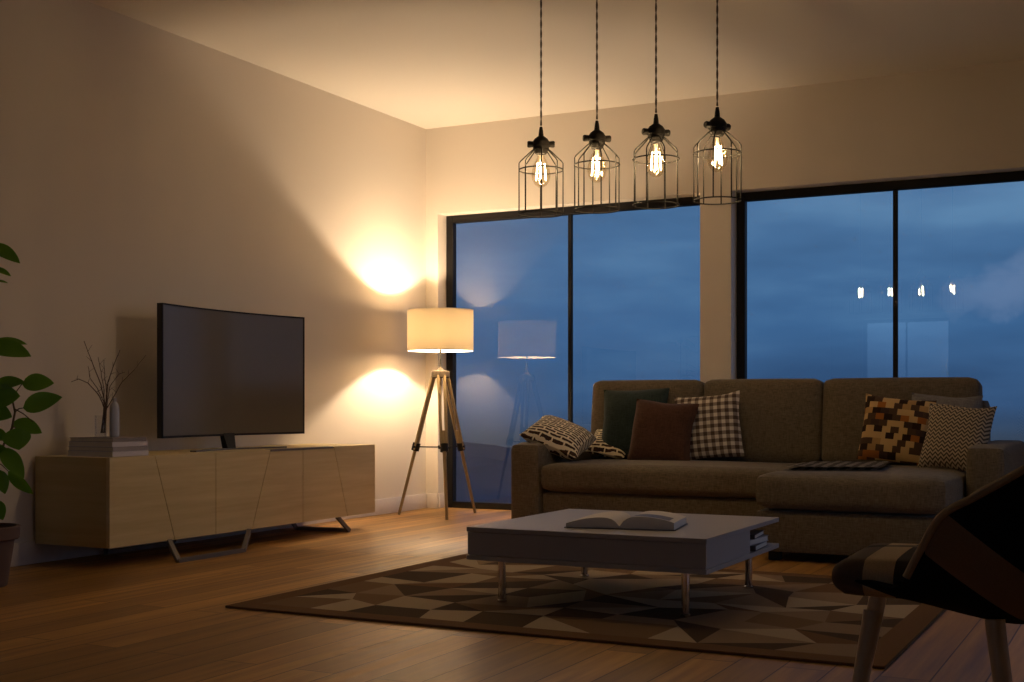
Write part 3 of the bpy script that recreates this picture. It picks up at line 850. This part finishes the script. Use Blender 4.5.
# ================================================================== ARMCHAIR
CHP = Vector((-.380, 2.845, 0))
ch = thing('armchair', CHP, 'patchwork fabric bucket armchair with wooden legs in the right foreground', 'chair', R(181))
prof = [((.215, .430), (.212, .436), .19), ((.15, .412), (.15, .440), .22), ((.08, .392), (.085, .435), .24), ((.01, .370), (.045, .500), .25),
        ((-.07, .352), (.00, .580), .262), ((-.15, .348), (-.065, .622), .268), ((-.215, .388), (-.145, .672), .27), ((-.262, .490), (-.215, .722), .265),
        ((-.295, .62), (-.265, .775), .25), ((-.325, .75), (-.31, .83), .22), ((-.34, .86), (-.34, .868), .16)]
def cr(a, b, c, d, t):
    return .5 * ((2 * b) + (-a + c) * t + (2 * a - 5 * b + 4 * c - d) * t * t + (-a + 3 * b - 3 * c + d) * t ** 3)
def station(s):
    i = min(int(s), len(prof) - 2); t = s - i
    g = lambda k: prof[max(0, min(len(prof) - 1, k))]
    fl = lambda p: (p[0][0], p[0][1], p[1][0], p[1][1], p[2])
    A, B, C, D = fl(g(i - 1)), fl(g(i)), fl(g(i + 1)), fl(g(i + 2))
    return [cr(A[k], B[k], C[k], D[k], t) for k in range(5)]
bm = bmesh.new(); NS, NU = 60, 36; G = {}; rim = []
def spt(s, u):
    cx, cz, rx, rz, w = station(s)
    a = u * math.pi / 2; k = 1 - abs(math.cos(a)) ** .75
    yy = math.copysign(abs(math.sin(a)) ** .8, u) * w
    return Vector((cx + (rx - cx) * k, yy, cz + (rz - cz) * k))
for i in range(NS + 1):
    for j in range(NU + 1): G[i, j] = bm.verts.new(spt((len(prof) - 1) * i / NS, -1 + 2 * j / NU))
for i in range(NS):
    for j in range(NU): bm.faces.new((G[i, j], G[i + 1, j], G[i + 1, j + 1], G[i, j + 1]))
bmesh.ops.recalc_face_normals(bm, faces=bm.faces[:])
bmesh.ops.solidify(bm, geom=bm.faces[:], thickness=.028)
link('shell', bm, 'patchwork', ch)
bm = bmesh.new()
N_ = len(prof) - 1
path = [spt(N_ * (.24 + .76 * i / 50), -1) for i in range(51)] + [spt(N_, -1 + 2 * j / 20) for j in range(1, 20)] + [spt(N_ * (.24 + .76 * i / 50), 1) for i in range(50, -1, -1)]
tube(bm, path, .008, 8); link('piping', bm, 'piping', ch)
bm = bmesh.new(); puffbox(bm, -.20, .228, -.205, .205, .402, .478, r=.037, puff=(.012, .008, .008), n=16); link('seat', bm, 'patchwork_seat', ch)
for tp, ft in (((.150, .145), (.208, .20)), ((.182, -.10), (.250, -.12)), ((-.090, .145), (-.135, .20)), ((-.065, -.10), (-.115, -.12))):
    bm = bmesh.new(); tube(bm, [(ft[0], ft[1], .0), (ft[0] + (tp[0] - ft[0]) * .95, ft[1] + (tp[1] - ft[1]) * .95, .345), (tp[0], tp[1], .368)], [.011, .0195, .0195], 16); link('leg', bm, 'chair_wood', ch)

# ================================================================== POTTED PLANT
PC = Vector((-4.615, 3.875, 0)); 
pl = thing('potted_plant', PC, 'leafy green plant in a terracotta pot left of the cabinet', 'plant')
bm = bmesh.new(); lathe(bm, [(0, 0), (.108, 0), (.112, .006), (.142, .205), (.157, .207), (.162, .212), (.166, .262), (.162, .266), (.150, .266), (.146, .22), (0, .215)], 40)
link('pot', bm, 'terracotta', pl)
bm = bmesh.new(); lathe(bm, [(0, .236), (.07, .24), (.13, .234), (.1465, .228), (.1465, .221), (0, .221)], 30)
for v in bm.verts: v.co.z += .004 * noise.noise(v.co * 40)
link('soil', bm, 'soil', pl)
dp = PC.dot(FW)
def lp(x, y, dd=0): return at(x, y, dp + dd) - PC
def leaf(bm, a, b, w, facing, curl=.15):
    ax = b - a; L = ax.length; d = ax.normalized()
    n = (facing - d * facing.dot(d)).normalized(); s = d.cross(n)
    NI = 10; rows = []
    for i in range(NI + 1):
        t = i / NI
        wd = w * .5 * (math.sin(math.pi * t ** .82) ** .8 if 0 < t < 1 else 0) + .0008
        c = a + d * L * t + n * (-curl * L * (t - .45) ** 2 + curl * L * .2)
        rows.append([bm.verts.new(c + s * wd * k + n * abs(k) * wd * .22) for k in (-1, -.5, 0, .5, 1)])
    for p, q in zip(rows, rows[1:]):
        for k in range(4): bm.faces.new((p[k], p[k + 1], q[k + 1], q[k]))
toc = -FW
px = .00455  # metres per pixel at the plant
spec = [ # base, tip, width px, facing tweak (right, up)
 ((-10, 244, .03), (20, 263, .0), 15, (.1, .9)), ((-8, 268, 0), (11, 276, 0), 9, (0, 1.6)), ((-6, 281, 0), (8, 283, 0), 5, (0, 1.8)),
 ((-12, 346, -.02), (31, 356, -.04), 22, (.1, .9)), ((-9, 342, .06), (27, 344, .05), 14, (.1, 1.6)),
 ((22, 384, 0), (54, 383, .02), 19, (.1, .5)), ((23, 408, -.03), (62, 397, -.04), 20, (-.1, .3)),
 ((-10, 388, -.02), (25, 382, -.03), 19, (.1, 1.0)), ((-10, 398, -.05), (20, 396, -.06), 24, (.1, .3)), ((-12, 410, -.04), (12, 417, -.04), 18, (.2, .4)),
 ((13, 422, .05), (42, 433, .06), 17, (0, .8)), ((16, 428, -.06), (19, 450, -.06), 26, (.2, .1)),
 ((2, 448, -.04), (24, 478, -.07), 17, (.5, .2)), ((8, 471, .02), (33, 494, .05), 12, (-.4, .3)), ((0, 470, -.03), (5, 494, -.03), 13, (.2, .1)),
 ((-12, 455, -.05), (6, 448, -.06), 16, (.2, .9)), ((-10, 432, .04), (8, 440, .05), 14, (.2, .9)), ((-6, 500, .03), (3, 520, .03), 14, (.3, .5)),
]
bm = bmesh.new()
for a, b, w, (fr, fu) in spec:
    leaf(bm, lp(*a), lp(*b), w * px, (toc + RT * fr + Vector((0, 0, fu))).normalized())
rl = random.Random(5)
for k in range(34):   # the rest of the crown, outside the frame to the left
    z = rl.uniform(.36, 1.55); a0 = rl.uniform(0, 2 * math.pi)
    base = Vector((-.06, -.03, z)) + Vector((math.cos(a0), math.sin(a0), 0)) * .05
    dirv = Vector((math.cos(a0), math.sin(a0), rl.uniform(-.3, .4))).normalized()
    tip = base + dirv * rl.uniform(.12, .17)
    q = tip + PC
    dd = q.dot(FW); xx = 512 + F * q.dot(RT) / dd
    if xx > -8 or q.x < XW + .03 or (q.y > 4.5): continue
    leaf(bm, base, tip, rl.uniform(.06, .085), Vector((0, 0, 1)) + dirv * .2)
link('foliage', bm, 'leaf', pl, recalc=False)
bm = bmesh.new()
s0 = Vector((-.02, 0, .232))
stem_a = [s0, lp(-14, 500), lp(-4, 462), lp(4, 444), lp(12, 428), lp(15, 412), lp(12, 398), lp(0, 384), lp(-8, 360), lp(-12, 330), lp(-13, 290), lp(-12, 246)]
tube(bm, stem_a, [.008, .0075, .006, .005, .005, .0045, .004, .004, .004, .0035, .003, .002], 8)
for a, b in (((15, 412, 0), (23, 408, -.03)), ((12, 400, 0), (22, 384, 0)), ((15, 409, 0), (33, 422, .0)), ((12, 428, 0), (16, 428, -.06)), ((4, 444, 0), (2, 448, -.04)), ((-4, 462, 0), (8, 471, .02)), ((12, 428, 0), (13, 422, .05)), ((-8, 360, 0), (-12, 346, -.02))):
    A = lp(*a); B = lp(*b); tube(bm, [A, A.lerp(B, .5) + Vector((0, 0, .006)), B], [.003, .0025, .002], 6)
tube(bm, [Vector((-.05, -.03, .232)), Vector((-.06, -.03, .8)), Vector((-.06, -.03, 1.55))], [.009, .007, .003], 8)
link('stem', bm, 'bark', pl)

# ================================================================== SKY
w = bpy.data.worlds.new('dusk_sky'); scn.world = w; w.use_nodes = True
class W(M):
    def __init__(s, w): s.t = w.node_tree; s.t.nodes.clear(); s.out = s.n('ShaderNodeOutputWorld')
k = W(w)
tc = k.n('ShaderNodeTexCoord'); sp = k.n('ShaderNodeSeparateXYZ'); gen = tc.outputs['Generated']; k.link(gen, sp.inputs[0])
dx, dy, dz = sp.outputs
base = k.ramp(k.math('ADD', k.math('MULTIPLY', dz, 1.0), .5), [(.40, (.030, .045, .070)), (.475, (.040, .062, .100)), (.50, (.040, .095, .205)), (.56, (.048, .132, .285)), (.66, (.076, .180, .345)), (1.0, (.06, .14, .32))])
# layered cloud streaks
vec = k.comb(dx, dy, k.math('MULTIPLY', dz, 4.5))
n1 = k.noise(vec, 5.0, 6, .55); n2 = k.noise(vec, 2.2, 4, .5)
cl = k.ramp(k.math('MULTIPLY', k.math('ADD', n1, n2), .5), [(.38, (.72, .74, .78)), (.50, (.97, .97, .98)), (.62, (1.5, 1.36, 1.22))])
sky = k.mix(1.0, base, cl, 'MULTIPLY')
# a brighter cloud bank to the right of the view
cd = (RT * ((1012 - 512) / F) + FW + Vector((0, 0, (405 - 282) / F))).normalized()
rr = RT; px_ = k.math('ADD', k.math('MULTIPLY', dx, rr.x), k.math('MULTIPLY', dy, rr.y))
pu = k.math('SUBTRACT', px_, cd.dot(rr)); pv = k.math('SUBTRACT', dz, cd.z)
wob = k.math('MULTIPLY', k.math('SUBTRACT', k.noise(gen, 22, 4, .6), .5), .06)
e1 = k.math('ADD', k.math('POWER', k.math('ABSOLUTE', k.math('DIVIDE', pu, .052)), 2.0), k.math('POWER', k.math('ABSOLUTE', k.math('DIVIDE', k.math('ADD', pv, k.math('ADD', wob, k.math('MULTIPLY', pu, -.35))), .022)), 2.0))
cm = k.math('MULTIPLY', k.math('MAXIMUM', k.math('SUBTRACT', 1.0, e1), 0.0), .55)
sky = k.mix(cm, sky, (.16, .24, .40))
# the last daylight stands behind the camera and to the right
upm = k.math('MINIMUM', k.math('MAXIMUM', k.math('MULTIPLY', k.math('ADD', dz, .02), 8.0), 0.0), 1.0)
g1 = k.math('MULTIPLY', k.math('POWER', k.math('MAXIMUM', k.math('MULTIPLY', dy, -1.0), 0.0), 6.0), upm)
g2 = k.math('POWER', k.math('MAXIMUM', dx, 0.0), 2.0)  # glow also runs below the horizon, added to brighten the ceiling
sky = k.mix(1.0, sky, k.mix(g1, (0, 0, 0), (.48, .80, 1.15)), 'ADD')
sky = k.mix(1.0, sky, k.mix(g2, (0, 0, 0), (.26, .26, .34)), 'ADD')
bg = k.n('ShaderNodeBackground'); k.link(sky, bg.inputs[0]); bg.inputs[1].default_value = 1.0
k.link(bg.outputs[0], k.out.inputs[0])

# ================================================================== VIEW
scn.view_settings.view_transform = 'Standard'; scn.view_settings.look = 'None'
scn.view_settings.gamma = 1.0; scn.view_settings.use_curve_mapping = False
scn.view_settings.exposure = 0.13
